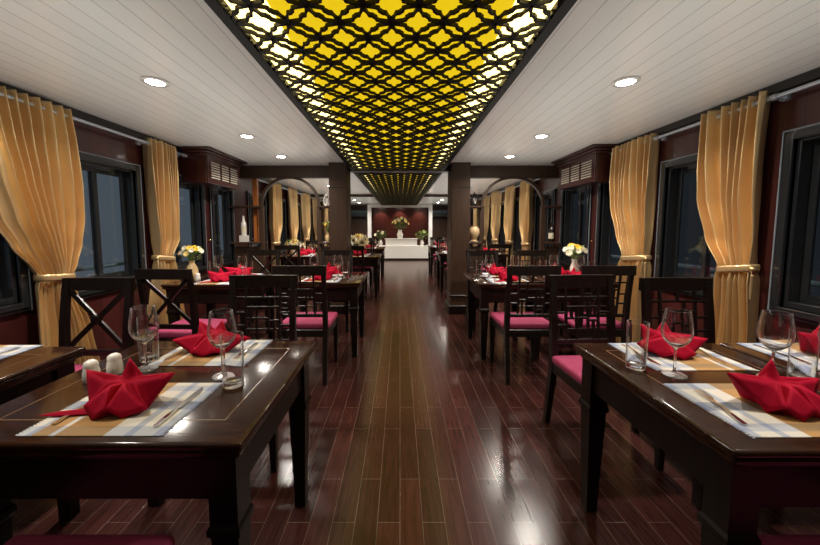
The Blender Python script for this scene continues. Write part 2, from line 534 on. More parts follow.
def light_panel(label, ya, yb):
    t = empty('lattice_ceiling_light', label, 'ceiling light', (0, ya, 2.12))
    W, L_ = .640, yb - ya
    xm = -.035
    mb = MB()
    for a, b in ((xm - W - .055, xm - W), (xm + W, xm + W + .055)): mb.box(a, b, 0, L_, -.005, .078, .005)
    mb.box(xm - W, xm + W, 0, .06, -.005, .078, .005); mb.box(xm - W, xm + W, L_ - .06, L_, -.005, .078, .005)
    mb.build('frame', M['lattice'], t)
    mb = lattice(MB(), .2135, .226, -.104, xm - W, xm + W, .06, L_ - .06, .006)
    o = mb.build('lattice', M['lattice'], t); solidify(o, .014, -1.)
    mb = MB(); mb.box(xm - W + .16, xm + W - .16, .06, L_ - .06, .030, .040)
    mb.build('diffuser', M['yellow'], t)
    for a, b in ((xm - W, xm - W + .16), (xm + W - .16, xm + W)):
        mb = MB(); mb.box(a, b, .06, L_ - .06, .029, .041)
        mb.build('light_strip', M['strip'], t, label='pale glowing strip along the panel edge')
    return t


light_panel('long yellow star-lattice light panel over the near part of the aisle', .25, 5.08)
light_panel('star-lattice ceiling light panel beyond the pillars leading to the back wall', 5.30, 13.0)

# ------------------------------------------------------------------ downlights
def mk_downlight():
    t = empty('downlight')
    mb = MB(); mb.lathe([(.052, .0), (.075, -.002), (.078, -.006), (.072, -.010), (.054, -.010), (.050, -.004)], 28)
    mb.build('trim_ring', M['porc'], t, 40)
    mb = MB(); mb.lathe([(.0, -.016), (.025, -.0145), (.045, -.011), (.052, -.006)], 28)
    mb.build('lens', M['lens'], t, 60)
    return t


dl = Proto(mk_downlight())
LY = [.95, 2.2, 3.47, 4.45]
FY = [6.35, 7.5, 8.65, 10.3, 11.5, 12.7]
ordn = ['nearest', 'second nearest', 'third nearest', 'fourth nearest', 'fifth nearest', 'sixth nearest']


def lamp_at(x, y, e):
    ld = bpy.data.lights.new('downlight_beam', 'AREA'); ld.shape = 'DISK'; ld.size = .1
    ld.energy = e; ld.color = (1, .91, .80); ld.spread = math.radians(150)
    lo = bpy.data.objects.new('downlight_beam', ld); C.objects.link(lo)
    lo.location = (x, y, ZC - .022)
    lo['kind'] = 'helper'


for sx, x, sn in ((-1, -1.55, 'left'), (1, 1.43, 'right')):
    for k, y in enumerate(LY):
        lamp_at(x, y, (10., 15., 15., 15.)[k])
        if y > 1.5:
            dl('recessed downlight in the %s half of the ceiling, %s of three before the pillars' % (sn, ordn[k - 1]),
               'downlight', (x, y, ZC), 0, 'ceiling downlights')
        else:
            dl('recessed downlight in the %s ceiling right above the nearest table' % sn, 'downlight', (x, y, ZC), 0, 'ceiling downlights')
    for k, y in enumerate(FY):
        lamp_at(x, y, 19.)
        dl('round recessed downlight in the %s ceiling beyond the arched screens, %s of six' % (sn, ordn[k]),
           'downlight', (x, y, ZC), 0, 'ceiling downlights')

# added fill lights without fixtures, shining upward only to brighten the white ceiling
for x in (-1.62, 1.50):
    for ya, yb, e in ((-1.5, 4.8, 12.5), (5.4, 13.2, 14.)):
        ld = bpy.data.lights.new('ceiling_fill', 'AREA'); ld.shape = 'RECTANGLE'; ld.size = 1.3; ld.size_y = yb - ya
        ld.energy = e; ld.color = (1, 1, .90)
        lo = bpy.data.objects.new('ceiling_fill', ld); C.objects.link(lo); lo.location = (x, (ya + yb) / 2, 1.66)
        lo.rotation_euler = (PI, 0, 0); lo['kind'] = 'helper'

# ------------------------------------------------------------------ tables
def mk_table(W, D=.75):
    t = empty('dining_table')
    hx, hy = W / 2, D / 2
    mb = MB()
    mb.box(-hx, hx, -hy, hy, .728, .750, .009, 3)
    mb.box(-hx + .010, hx - .010, -hy + .010, hy - .010, .706, .7285, .005, 2)
    mb.box(-hx + .026, hx - .026, -hy + .026, hy - .026, .690, .7065, .004, 1)
    top = mb.build('tabletop', M['top'], t, 50)
    mb = MB(); a, b, w = hx - .09, hy - .10, .004
    for r in ((-a, a, -b, -b + w), (-a, a, b - w, b), (-a, -a + w, -b + w, b - w), (a - w, a, -b + w, b - w)):
        mb.box(*r, .7495, .7506)
    mb.build('inlay_line', M['inlay'], top)
    mb = MB(); k = .045
    for r in ((-hx + k, hx - k, -hy + k, -hy + k + .022), (-hx + k, hx - k, hy - k - .022, hy - k),
              (-hx + k, -hx + k + .022, -hy + k + .022, hy - k - .022), (hx - k - .022, hx - k, -hy + k + .022, hy - k - .022)):
        mb.box(*r, .565, .692, .003)
    mb.build('apron', M['table'], t)
    for sx in (-1, 1):
        for sy in (-1, 1):
            cx, cy = sx * (hx - .068), sy * (hy - .068)
            mb = MB()
            mb.frustum([(cx, cy, .037, .037, .691), (cx, cy, .037, .037, .505), (cx, cy, .043, .043, .495), (cx, cy, .043, .043, .478),
                        (cx, cy, .036, .036, .468), (cx, cy, .024, .024, .06), (cx, cy, .024, .024, .0)])
            mb.build('leg', M['table'], t)
    return t


tabL = Proto(mk_table(.81)); tabR = Proto(mk_table(.65))
TG = 'dining tables'
TB = {}
def table(key, pr, x, y, label):
    TB[key] = (x, y); pr(label, 'table', (x, y, 0), 0, TG)


table('L1', tabL, -.795, 1.157, 'dark wood dining table nearest the viewer left of the aisle, with two white shakers')
table('LW1', tabL, -1.804, 1.085, 'dark dining table cut off by the left picture edge, beside the big swooping curtain')
table('L2', tabL, -.785, 3.535, 'dark dining table left of the aisle, second from the viewer, before the left pillar')
table('LW2', tabL, -1.80, 3.42, 'dark dining table by the left windows holding the cream vase of yellow flowers')
table('L3', tabL, -.77, 6.32, 'dark dining table left of the aisle, first beyond the left pillar, with large pale lilies')
table('LW3', tabL, -1.80, 6.40, 'dark dining table beyond the left arched screen, with a sunflower posy')
table('L4', tabL, -.79, 8.62, 'dark dining table left of the aisle, second beyond the left pillar')
table('LW4', tabL, -1.80, 8.7, 'dark dining table by the left windows, second beyond the arched screen')
table('R1', tabR, 1.12, 1.13, 'black-looking dining table nearest the viewer on the right of the aisle')
table('RW1', tabR, 1.79, 1.13, 'dark dining table cut off by the right picture edge, beside the nearest right table')
table('R2', tabR, 1.065, 3.48, 'dark dining table right of the aisle, second from the viewer, before the right pillar')
table('RW2', tabR, 1.74, 3.48, 'dark dining table by the right windows holding the white vase of yellow and white flowers')
table('R3', tabR, 1.10, 7.0, 'dark dining table right of the aisle, first beyond the right pillar')
table('RW3', tabR, 1.80, 6.9, 'dark dining table beyond the right arched screen')
table('R4', tabR, 1.10, 9.2, 'dark dining table right of the aisle, second beyond the right pillar')
table('RW4', tabR, 1.80, 9.2, 'dark dining table by the right windows, second beyond the arched screen')

# ------------------------------------------------------------------ chairs
def chair_base(name):
    t = empty(name)
    # cushion: soft pad
    mb = MB(); mb.box(-.215, .215, -.185, .225, .432, .482, .022, 4); mb.build('seat_cushion', M['pink'], t, 60)
    mb = MB()
    for r in ((-.205, .205, .195, .215), (-.205, .205, -.195, -.175), (-.205, -.185, -.175, .195), (.185, .205, -.175, .195)):
        mb.box(*r, .372, .434, .003)
    mb.build('seat_rail', M['chair'], t)
    for sx in (-1, 1):
        mb = MB(); mb.frustum([(sx * .193, .198, .021, .021, .434), (sx * .193, .198, .021, .021, .36), (sx * .193, .198, .014, .014, 0)])
        mb.build('leg', M['chair'], t)
        # rear leg runs on up as the back stile
        mb = MB()
        mb.frustum([(sx * .188, -.262, .016, .016, 0), (sx * .188, -.208, .019, .021, .36), (sx * .188, -.200, .019, .021, .47),
                    (sx * .188, -.218, .018, .017, .72), (sx * .188, -.250, .017, .014, .955)])
        mb.build('rear_leg', M['chair'], t)
    return t


def back_y(z):
    """y of the back plane at height z"""
    return -.200 - (.018 * (z - .47) / .25 if z < .72 else .018 + .032 * (z - .72) / .235)


def brail(mb, x0, x1, z0, z1, t=.02):
    y = back_y((z0 + z1) / 2); mb.box(x0, x1, y - t / 2, y + t / 2, z0, z1, .002)


def mk_fret_chair():
    t = chair_base('fretwork_chair')
    mb = MB()
    n_ = 10
    for k in range(n_):                                     # slightly crowned, bowed top rail
        u0, u1 = -1 + 2 * k / n_, -1 + 2 * (k + 1) / n_
        z = .972; y0_, y1_ = -.252 - .012 * (1 - u0 * u0), -.252 - .012 * (1 - u1 * u1)
        mb.bar((u0 * .213, y0_, z - .037), (u1 * .213, y1_, z - .037), .026, .078 - .0)
    mb.build('top_rail', M['chair'], t)
    mb = MB(); brail(mb, -.17, .17, .545, .572); mb.build('lower_rail', M['chair'], t)
    mb = MB(); w = .013
    X = lambda u: u * .17
    def H(u0, u1, z): brail(mb, X(u0), X(u1), z - w / 2, z + w / 2, .016)
    def V(u, z0, z1): mb.bar((X(u), back_y(z0), z0), (X(u), back_y(z1), z1), w, .016, (0, 1, 0))
    H(-1, 1, .835)
    V(-.62, .572, .835); V(.62, .572, .835)
    H(-.62, .62, .775); H(-.62, .62, .635)
    V(-.22, .635, .835); V(.22, .572, .775)
    H(-.22, .62, .705); H(-.62, -.22, .69)
    H(-1, -.62, .74); H(.62, 1, .74); H(-1, -.62, .66); H(.62, 1, .66)
    V(.42, .705, .775); V(-.42, .572, .69); V(0, .835, .895)
    V(-.62, .835, .895); V(.62, .835, .895)
    mb.build('fretwork', M['chair'], t)
    return t


def mk_cross_chair():
    t = chair_base('cross_back_chair')
    mb = MB()
    for k in range(8):
        u0, u1 = -1 + 2 * k / 8, -1 + 2 * (k + 1) / 8
        y0_, y1_ = -.252 - .010 * (1 - u0 * u0), -.252 - .010 * (1 - u1 * u1)
        mb.bar((u0 * .208, y0_, .94), (u1 * .208, y1_, .94), .026, .075)
    mb.build('top_rail', M['chair'], t)
    mb = MB(); brail(mb, -.17, .17, .52, .555); mb.build('lower_rail', M['chair'], t)
    for s_ in (-1, 1):
        mb = MB()
        mb.bar((-s_ * .168, back_y(.56) - .004 * s_, .56), (s_ * .168, back_y(.90) - .004 * s_, .90), .026, .014, (0, 1, 0))
        mb.build('cross_bar', M['chair'], t)
    mb = MB(); y = back_y(.73); mb.box(-.026, .026, y - .014, y + .014, .704, .756, .004); mb.build('cross_boss', M['chair'], t)
    return t


fret = Proto(mk_fret_chair()); cross = Proto(mk_cross_chair())
A, B = 0., PI            # A faces away down the room, B faces the viewer
CG = 'dining chairs'
FW, XW = 'dark fretwork-back chair ', 'dark cross-back chair '
for pr, x, y, rz, lab in (
    (fret, -.80, .60, A, FW + 'at the near side of the nearest left table, only seat edge showing'),
    (fret, -.86, 1.86, B + .03, FW + 'at the far side of the nearest left aisle table'),
    (cross, -1.80, 1.73, B, XW + 'beside the big swooping curtain, behind the table cut by the picture edge'),
    (fret, -.80, 2.90, A, FW + 'at the near side of the second left aisle table'),
    (cross, -1.70, 2.66, A - .05, XW + 'before the table with the cream vase, by the second left curtain'),
    (fret, -.84, 4.22, B, FW + 'at the far side of the second left aisle table, before the pillar'),
    (cross, -1.80, 4.18, B, XW + 'at the far side of the cream-vase table, before the left screen'),
    (fret, -.80, 5.72, A, FW + 'at the near side of the lily table just beyond the left pillar'),
    (cross, -1.88, 5.82, A, XW + 'at the near side of the sunflower table beyond the left screen'),
    (fret, -.80, 6.98, B, FW + 'at the far side of the lily table beyond the left pillar'),
    (cross, -1.85, 7.06, B, XW + 'at the far side of the sunflower table beyond the left screen'),
    (fret, -.80, 8.02, A, FW + 'at the near side of the second left aisle table beyond the pillar'),
    (fret, -.80, 9.28, B, FW + 'at the far side of the second left aisle table beyond the pillar'),
    (cross, -1.82, 8.12, A, XW + 'at the left window table deepest in the far room, near side'),
    (fret, 1.12, .60, A, FW + 'at the near side of the nearest right table, only seat edge showing'),
    (fret, 1.17, 1.87, B + .06, FW + 'at the far side of the nearest right aisle table, beside the aisle'),
    (fret, 1.665, 1.75, B, FW + 'between the two right gold curtains, facing the viewer'),
    (fret, 1.065, 2.90, A, FW + 'with rose seat, at the near side of the second right aisle table'),
    (fret, 1.66, 2.90, A, FW + 'before the right window table with the white flower vase'),
    (fret, 1.09, 4.18, B, FW + 'at the far side of the second right aisle table, before the pillar'),
    (fret, 1.76, 4.18, B, FW + 'at the far side of the right window table with white vase'),
    (fret, 1.12, 6.40, A, FW + 'at the near side of the first right aisle table beyond the pillar'),
    (fret, 1.80, 6.30, A, FW + 'at the near side of the window table beyond the right screen'),
    (fret, 1.12, 7.66, B, FW + 'at the far side of the first right aisle table beyond the pillar'),
    (fret, 1.12, 8.60, A, FW + 'at the near side of the second right aisle table beyond the pillar'),
    (fret, 1.12, 9.86, B, FW + 'at the far side of the second right aisle table beyond the pillar'),
    (fret, 1.80, 7.58, B, FW + 'at the far side of the window table beyond the right screen'),
):
    pr(lab, 'chair', (x, y, 0), rz, CG)

# ------------------------------------------------------------------ tableware
def mk_placemat():
    mb = MB(); mb.box(-.183, .183, -.145, .145, 0, .0025, .001)
    rng = random.Random(3)
    for sx in (-1, 1):                                       # woven fringe on the short sides
        for k in range(36):
            y = -.143 + k * .0082
            mb.box(*sorted((sx * .183, sx * (.188 + rng.random() * .003))), y, y + .005, .0004, .0016)
    return mb.build('placemat', M['mat'])


def mk_napkin(spec, name='napkin', flap=None):
    """spec: petals (angle deg, reach, height); cloth folded into a pointed star"""
    sp = sorted(spec); n_ = len(sp); mb = MB(); v = mb.bm.verts.new
    P = lambda a, r, z: v((r * math.cos(math.radians(a)), r * math.sin(math.radians(a)), z))
    bd = []
    for i in range(n_):
        a0, a1 = sp[i][0], sp[(i + 1) % n_][0] + (360 if i == n_ - 1 else 0)
        bd.append((a0 + a1) / 2)
    Bv = [P(a, .084, .002) for a in bd]; S = [P(a, .034, .082) for a in bd]
    Cc = v((0, .01, .072))
    for i in range(n_):
        a, r, h = sp[i]
        j0 = (i - 1) % n_; j1 = i
        T = P(a, r, h); Mi = P(a, .046, .002); K = P(a, r * .5, h * .46)   # K: the crease under the tip
        Q = P(a, r * .55, max(h * .62, .03))                                 # inside fold
        for f in ((Bv[j0], Mi, K), (Mi, Bv[j1], K), (Bv[j0], K, T), (Bv[j1], T, K), (Bv[j0], T, S[j0]), (Bv[j1], S[j1], T),
                  (S[j0], T, Q), (T, S[j1], Q), (S[j0], Q, Cc), (Q, S[j1], Cc)):
            mb.bm.faces.new(f)
    if flap:                                                 # a loose corner of the cloth lying out flat
        (fx, fy), (gx, gy), w = flap
        d = Vector((gx - fx, gy - fy, 0)); p_ = Vector((-d.y, d.x, 0)).normalized() * w
        a = [v((fx, fy, .016)), v(Vector((fx, fy, .004)) + p_), v(Vector((fx, fy, .003)) - p_)]
        m_ = [v(Vector((fx, fy, .014)) + d * .6), v(Vector((fx, fy, .003)) + d * .6 + p_ * .7), v(Vector((fx, fy, .003)) + d * .6 - p_ * .7)]
        e_ = v((gx, gy, .004))
        for f in ((a[0], a[1], m_[1], m_[0]), (a[0], m_[0], m_[2], a[2]), (m_[0], m_[1], e_), (m_[0], e_, m_[2]), (m_[1], m_[2], e_), (a[1], a[2], m_[2], m_[1])):
            mb.bm.faces.new(f)
    lay = mb.bm.edges.layers.float.new('crease_edge')
    for e in mb.bm.edges: e[lay] = .62
    o = mb.build(name, M['napkin'], None)
    for p in o.data.polygons: p.use_smooth = True
    sd = o.modifiers.new('soft', 'SUBSURF'); sd.levels = 2; sd.render_levels = 2
    return o


NS1 = [(176, .118, .112), (92, .030, .140), (6, .152, .100), (225, .090, .034), (276, .080, .030), (334, .118, .016)]
NS2 = [(180, .172, .110), (92, .030, .140), (10, .150, .078), (228, .092, .034), (280, .080, .030), (336, .135, .016)]
NS3 = [(150, .10, .12), (70, .05, .125), (-5, .18, .062), (188, .17, .055), (300, .10, .022), (240, .10, .022)]


def mk_wineglass():
    prof = [(0, .006), (.012, .007), (.034, .0015), (.037, .0005), (.037, .003), (.030, .0052), (.010, .010), (.0045, .018), (.0038, .05), (.004, .095),
            (.008, .102), (.022, .111), (.036, .126), (.0445, .148), (.046, .165), (.0435, .190), (.0385, .222), (.0365, .236), (.0352, .236), (.0372, .222),
            (.0422, .190), (.0446, .165), (.0430, .148), (.0346, .1275), (.020, .113), (0, .107)]
    mb = MB(); mb.lathe(prof, 32)
    return mb.build('wine_glass', M['glass'], None, 40)


def mk_tumbler():
    prof = [(0, .001), (.030, .001), (.032, .004), (.0335, .06), (.0355, .176), (.0345, .176), (.0325, .06), (.0305, .020), (.026, .017), (0, .016)]
    mb = MB(); mb.lathe(prof, 32)
    return mb.build('water_tumbler', M['glass'], None, 40)


def mk_fork():
    mb = MB()
    pts = [(0, -.10), (0, -.06), (0, 0), (0, .03), (0, .045)]
    ws = [.014, .011, .006, .012, .025]; zs = [.004, .005, .006, .004, .004]
    for (p, w, z), (q, w2, z2) in zip(list(zip(pts, ws, zs)), list(zip(pts, ws, zs))[1:]):
        mb.bar((p[0], p[1], z), (q[0], q[1], z2), w, .002, w2=w2, t2=.002)
    for k in range(4):
        x = -.0107 + k * .0071
        mb.bar((x, .0445, .004), (x, .095, .0055), .0038, .0018, w2=.0028, t2=.0012)
    return mb.build('fork', M['steel'], None)


def mk_knife():
    mb = MB()
    mb.bar((0, -.11, .004), (0, -.02, .004), .012, .006, w2=.009, t2=.005)
    mb.bar((0, -.02, .004), (.001, .07, .003), .015, .002, w2=.019, t2=.0015)
    mb.bar((.001, .07, .003), (-.003, .105, .003), .019, .0015, w2=.006, t2=.0012)
    return mb.build('table_knife', M['steel'], None)


pmat = Proto(mk_placemat()); wine = Proto(mk_wineglass()); tumb = Proto(mk_tumbler()); fork = Proto(mk_fork()); knife = Proto(mk_knife())
nap1, nap2, nap3 = Proto(mk_napkin(NS1, flap=((-.05, -.035), (-.200, -.060), .016))), Proto(mk_napkin(NS2, flap=((.05, -.045), (.19, -.06), .018))), Proto(mk_napkin(NS3))
ZT = .7505


def setting(x, y, far, flip, where, nap, nx=None, ny=None, nrz=0., glass=True, cutlery=True, g1=None, g2=None):
    """one place setting; far = the diner sits on the far side and faces the viewer"""
    pmat('plaid placemat ' + where, 'placemat', (x, y, ZT), (PI if flip else 0), 'placemats')
    nap('red star-folded napkin ' + where, 'napkin', (nx if nx is not None else x, ny if ny is not None else y, ZT + .0027), nrz, 'star-folded napkins')
    s = -1 if far else 1
    if cutlery:
        fork('steel fork on the placemat ' + where, 'fork', (x - s * .135, y + .0, ZT + .0022), (PI if far else 0) - (.22 if flip else 0), 'table forks')
        knife('steel knife on the placemat ' + where, 'knife', (x + s * .145, y + .0, ZT + .0022), PI if far else 0, 'table knives')
    if glass:
        gx, gy = g1 or (x + s * .13, y + s * .20); tx, ty = g2 or (x + s * .22, y + s * .15)
        wine('stemmed wine glass ' + where, 'wine glass', (gx, gy, ZT), 0, 'wine glasses')
        tumb('straight water tumbler ' + where, 'tumbler', (tx, ty, ZT), 0, 'water tumblers')


setting(-.79, .955, False, False, 'at the near side of the nearest left table', nap1, -.812, .950, 0, g1=(-.627, 1.155), g2=(-.558, 1.085))
setting(-.785, 1.385, True, False, 'at the far side of the nearest left table', nap3, -.80, 1.40, 0, g1=(-.948, 1.215), g2=(-1.00, 1.30))
setting(1.075, .95, False, True, 'at the near side of the nearest right table', nap2, 1.115, .945, 0, g1=(1.300, 1.135), g2=(1.385, 1.12))
setting(1.135, 1.345, True, True, 'at the far side of the nearest right table', nap3, 1.12, 1.37, .1, g1=(.984, 1.165), g2=(.888, 1.225))
setting(-1.79, 1.32, True, False, 'on the table cut by the left edge', nap3, -1.87, 1.33, 0, g1=(-1.98, 1.15), g2=(-2.06, 1.22))
setting(1.72, 1.345, True, True, 'on the table cut by the right edge', nap2, 1.765, 1.34, .1, g1=(1.535, 1.145), g2=(1.62, 1.09))
for key, nm in (('L2', 'second left aisle table'), ('LW2', 'window table with the cream vase'), ('R2', 'second right aisle table'),
                ('RW2', 'window table with the white vase')):
    x, y = TB[key]
    if key == 'LW2': x += .06
    setting(x, y - .215, False, key[0] == 'R', 'at the near side of the ' + nm, nap1, x, y - .2, .3, cutlery=key in ('L2', 'R2'))
    setting(x, y + .215, True, key[0] == 'R', 'at the far side of the ' + nm, nap2, x, y + .2, .5, cutlery=key in ('L2', 'R2'))
for key, nm in (('L3', 'lily table beyond the left pillar'), ('LW3', 'sunflower table beyond the left screen'), ('L4', 'deepest left aisle table'),
                ('R3', 'first table beyond the right pillar'), ('RW3', 'window table beyond the right screen'),
                ('R4', 'deepest right aisle table')):
    x, y = TB[key]
    setting(x, y - .215, False, key[0] == 'R', 'at the near side of the ' + nm, nap1, x, y - .2, .2, cutlery=False, glass=key != 'L3')
    setting(x, y + .215, True, key[0] == 'R', 'at the far side of the ' + nm, nap2, x, y + .2, .4, cutlery=False, glass=key != 'L3')

# shakers
def mk_shaker():
    t = empty('shaker')
    mb = MB(); mb.lathe([(0, 0), (.023, 0), (.025, .004), (.0245, .030), (.021, .048), (.0205, .050)], 24); mb.build('body', M['porc'], t, 50)
    mb = MB(); mb.lathe([(.0212, .050), (.0216, .058), (.018, .068), (.009, .0735), (0, .0745)], 24); mb.build('cap', M['porc'], t, 60)
    return t


shk = Proto(mk_shaker())
shk('small white porcelain shaker, the one further to the left behind the nearest star napkin', 'shaker', (-1.065, 1.12, ZT), 0, 'porcelain shakers')
shk('small white porcelain shaker, the one closer to the glasses behind the nearest star napkin', 'shaker', (-1.035, 1.180, ZT), 0, 'porcelain shakers')
shk('small white porcelain shaker next to the cream vase', 'shaker', (-2.01, 3.30, ZT), 0)

# ------------------------------------------------------------------ vases and flowers
def vase(prof, m, label, loc, name='vase'):
    mb = MB(); mb.lathe(prof, 28); return tag(mb.build(name, m, None, 50), label, 'vase', None, loc)


def blossom(mb, c, r, nd, n_=8):
    """a flower head: ring of cupped petals facing nd"""
    c = Vector(c); nd = Vector(nd).normalized(); a = nd.orthogonal().normalized(); b = nd.cross(a)
    for ring, (rr, lift, off) in enumerate(((1., .25, 0), (.62, .45, .5))):
        for k in range(n_):
            t = 2 * PI * (k + off) / n_; d = a * math.cos(t) + b * math.sin(t); s_ = (b * math.cos(t) - a * math.sin(t))
            p0 = c; p1 = c + d * r * .55 * rr + s_ * r * .24 * rr + nd * r * lift * .6; p2 = c + d * r * rr + nd * r * lift
            p3 = c + d * r * .55 * rr - s_ * r * .24 * rr + nd * r * lift * .6
            pm = c + d * r * .55 * rr + nd * r * lift * .4
            v = [mb.bm.verts.new(p) for p in (p0, p1, p2, p3, pm)]
            for f in ((0, 1, 4), (1, 2, 4), (4, 2, 3), (0, 4, 3)): mb.bm.faces.new([v[i] for i in f])
    return mb


def leaf(mb, p, d, ln, w):
    p = Vector(p); d = Vector(d).normalized(); s_ = d.cross(Vector((0, 0, 1)))
    if s_.length < .01: s_ = Vector((1, 0, 0))
    s_.normalize(); q = p + d * ln * .5 + Vector((0, 0, .04 * ln)); e = p + d * ln - Vector((0, 0, .15 * ln))
    v = [mb.bm.verts.new(k) for k in (p, q + s_ * w, e, q - s_ * w)]
    mb.bm.faces.new((v[0], v[1], v[2])); mb.bm.faces.new((v[0], v[2], v[3]))


def bouquet(label, loc, rad, hgt, blooms, leafmat, nleaf, seed, cores=False, bl_r=.03):
    """stems rise out of the vase mouth at loc; blooms: list of (material, count)"""
    rng = random.Random(seed)
    t = empty('flower_bouquet', label, 'flowers', loc)
    st = MB(); lf = MB()
    heads = []
    tot = sum(c for _, c in blooms)
    k = 0
    for m, c in blooms:
        for _ in range(c):
            a = 2.4 * k + rng.random() * .5; rr = rad * math.sqrt((k + .5) / tot); z = hgt * (1 - .45 * (rr / rad) ** 2) * (.85 + .25 * rng.random())
            h = Vector((rr * math.cos(a), rr * math.sin(a), z)); heads.append((m, h)); k += 1
            st.tube([(0, 0, -.05), (h.x * .35, h.y * .35, z * .55), tuple(h)], .0025, 5)
    st.build('stems', M['leaf'], t)
    for _ in range(nleaf):
        a = rng.random() * 2 * PI; z = hgt * (.05 + .8 * rng.random()); rr = rad * rng.random() * .6
        leaf(lf, (rr * math.cos(a), rr * math.sin(a), z), (math.cos(a), math.sin(a), .2 + .9 * rng.random()), rad * (.4 + .5 * rng.random()), rad * .09)
    lf.build('foliage', leafmat, t)
    for m, h in heads:
        mb = MB(); nd = (h.x, h.y - rad * .5, max(h.z * .5, .02))
        blossom(mb, h, bl_r * (.85 + .3 * rng.random()), nd, 9)
        o = mb.build('blossom', m, t)
        if cores:
            mb = MB(); mb.ball(h + Vector(nd).normalized() * bl_r * .25, bl_r * .33, 1, (1, 1, .8)); mb.build('flower_core', M['core'], o)
    return t


VP = [(0, 0), (.034, 0), (.040, .01), (.052, .05), (.055, .09), (.044, .135), (.026, .165), (.024, .18), (.030, .196), (.027, .196), (.021, .178), (.021, .15), (0, .14)]
VW = [(0, 0), (.030, 0), (.034, .01), (.046, .06), (.044, .10), (.030, .14), (.026, .16), (.034, .19), (.031, .19), (.023, .16), (0, .14)]
def vasep(p, s, sz=None): return [(r * s, z * (sz or s)) for r, z in p]


vase(VP, M['cream'], 'cream pot-bellied vase on the left window table', (-2.075, 3.32, ZT))
bouquet('yellow and white daisy bunch in the cream vase on the left window table', (-2.075, 3.32, ZT + .19), .105, .15,
        [(M['petal_y'], 7), (M['petal_w'], 8), (M['petal_o'], 3)], M['palegreen'], 40, 4)
vase(VW, M['porc'], 'white vase on the right window table', (1.865, 3.56, ZT))
bouquet('yellow blossom and white sprays in the white vase on the right window table', (1.865, 3.56, ZT + .18), .11, .15,
        [(M['petal_y'], 4), (M['petal_w'], 9)], M['palegreen'], 45, 9, bl_r=.036)
vase(vasep(VW, .7), M['porc'], 'small vase under the large pale lilies beyond the left pillar', (-.80, 6.32, ZT))
bouquet('large pale cream lilies on the table just beyond the left pillar', (-.80, 6.32, ZT + .13), .17, .20,
        [(M['petal_o'], 4), (M['petal_w'], 7)], M['leaf'], 20, 12, cores=True, bl_r=.11)
vase(vasep(VW, .6), M['porc'], 'small vase on the sunflower table beyond the left screen', (-1.98, 6.25, ZT))
bouquet('sunflower posy on the window table beyond the left screen', (-1.98, 6.25, ZT + .11), .17, .15,
        [(M['petal_o'], 5), (M['petal_w'], 4)], M['leaf'], 20, 21, cores=True, bl_r=.06)

# ------------------------------------------------------------------ curtains
def interp(keys, z):
    keys = sorted(keys)
    if z <= keys[0][0]: return keys[0][1:]
    for a, b in zip(keys, keys[1:]):
        if a[0] <= z <= b[0]:
            t = (z - a[0]) / (b[0] - a[0]); t = t * t * (3 - 2 * t) * .5 + t * .5
            return tuple(p + (q - p) * t for p, q in zip(a[1:], b[1:]))
    return keys[-1][1:]


def curtain(label, X, side, keys, nf, tie, seed, knob=None, nu=150, nv=70, tassel=True, zt=2.155, zb=.015, flat=0.):
    """side=+1: room is towards +x.  keys: (z, y0, y1, amplitude)"""
    rng = random.Random(seed)
    ph = [rng.uniform(-.5, .5) for _ in range(nf + 2)]
    t = empty('curtain', label, 'curtain', (X, (keys[0][1] + keys[0][2]) / 2, 0))
    yc = t.location.y

    def f(u, v):
        z = zb + (zt - zb) * v
        y0, y1, amp = interp(keys, z)
        w = u * nf; i = int(min(w, nf - 1e-6)); fr = w - i
        warp = u + .25 / nf * math.sin(2 * PI * u * 1.5 + seed + z * .6)
        s_ = math.sin(2 * PI * nf * warp)
        s_ = math.copysign(abs(s_) ** .8, s_)
        if flat:                                             # the near part hangs smooth, the pleats bunch at the far side
            g = min(max((u - flat * .5) / (flat * .8), 0.), 1.); amp *= .22 + .78 * g * g * (3 - 2 * g)
        a = amp * (1 + .35 * ph[i] * (1 - fr) + .35 * ph[i + 1] * fr)
        x = side * (a * s_ + .012 * math.sin(3 * z + 9 * u + seed))
        # pull toward the tie: radiating creases
        if tie:
            d = math.exp(-((z - tie[0]) / .16) ** 2)
            x += side * .012 * d * math.sin(2 * PI * nf * 2 * u)
        y = y0 + (y1 - y0) * u + .25 * (y1 - y0) / nf * math.cos(2 * PI * nf * warp) * .5
        return Vector((x, y - yc, z))
    mb = MB(); mb.grid(f, nu, nv)
    o = mb.build('drape', M['curtain'], t, 180); solidify(o, .003)
    if tie:
        z, ya, yb, dz = tie
        mb = MB(); hx = .062; hy = (yb - ya) / 2 + .012; cy = (ya + yb) / 2 - yc; n_ = 32
        rings = []
        for k in range(n_):
            a = 2 * PI * k / n_
            c, s_ = math.cos(a), math.sin(a)
            px, py = hx * math.copysign(abs(c) ** .7, c), hy * math.copysign(abs(s_) ** .7, s_)
            zz = z + dz * (py / hy)
            rings.append([mb.bm.verts.new((px * k2, cy + py * k2, zz + h)) for h, k2 in ((-.024, 1.), (-.012, 1.03), (.012, 1.03), (.024, 1.))])
        for k in range(n_):
            for j in range(3): mb.bm.faces.new((rings[k][j], rings[(k + 1) % n_][j], rings[(k + 1) % n_][j + 1], rings[k][j + 1]))
        b = mb.build('tieback', M['curtain'], t, 60); solidify(b, .004)
        if tassel:
            ye = cy - hy if tassel < 0 else cy + hy
            mb = MB(); x = side * .03
            mb.tube([(x, ye, z), (x + side * .02, ye + .03 * tassel, z - .03), (x + side * .01, ye + .02 * tassel, z - .13), (x + side * .012, ye + .022 * tassel, z - .19)], [.006, .008, .009, .004], 8)
            mb.ball((x + side * .01, ye + .02 * tassel, z + .015), .016, 2)
            mb.build('tie_tail', M['curtain'], b, 60)
    return t


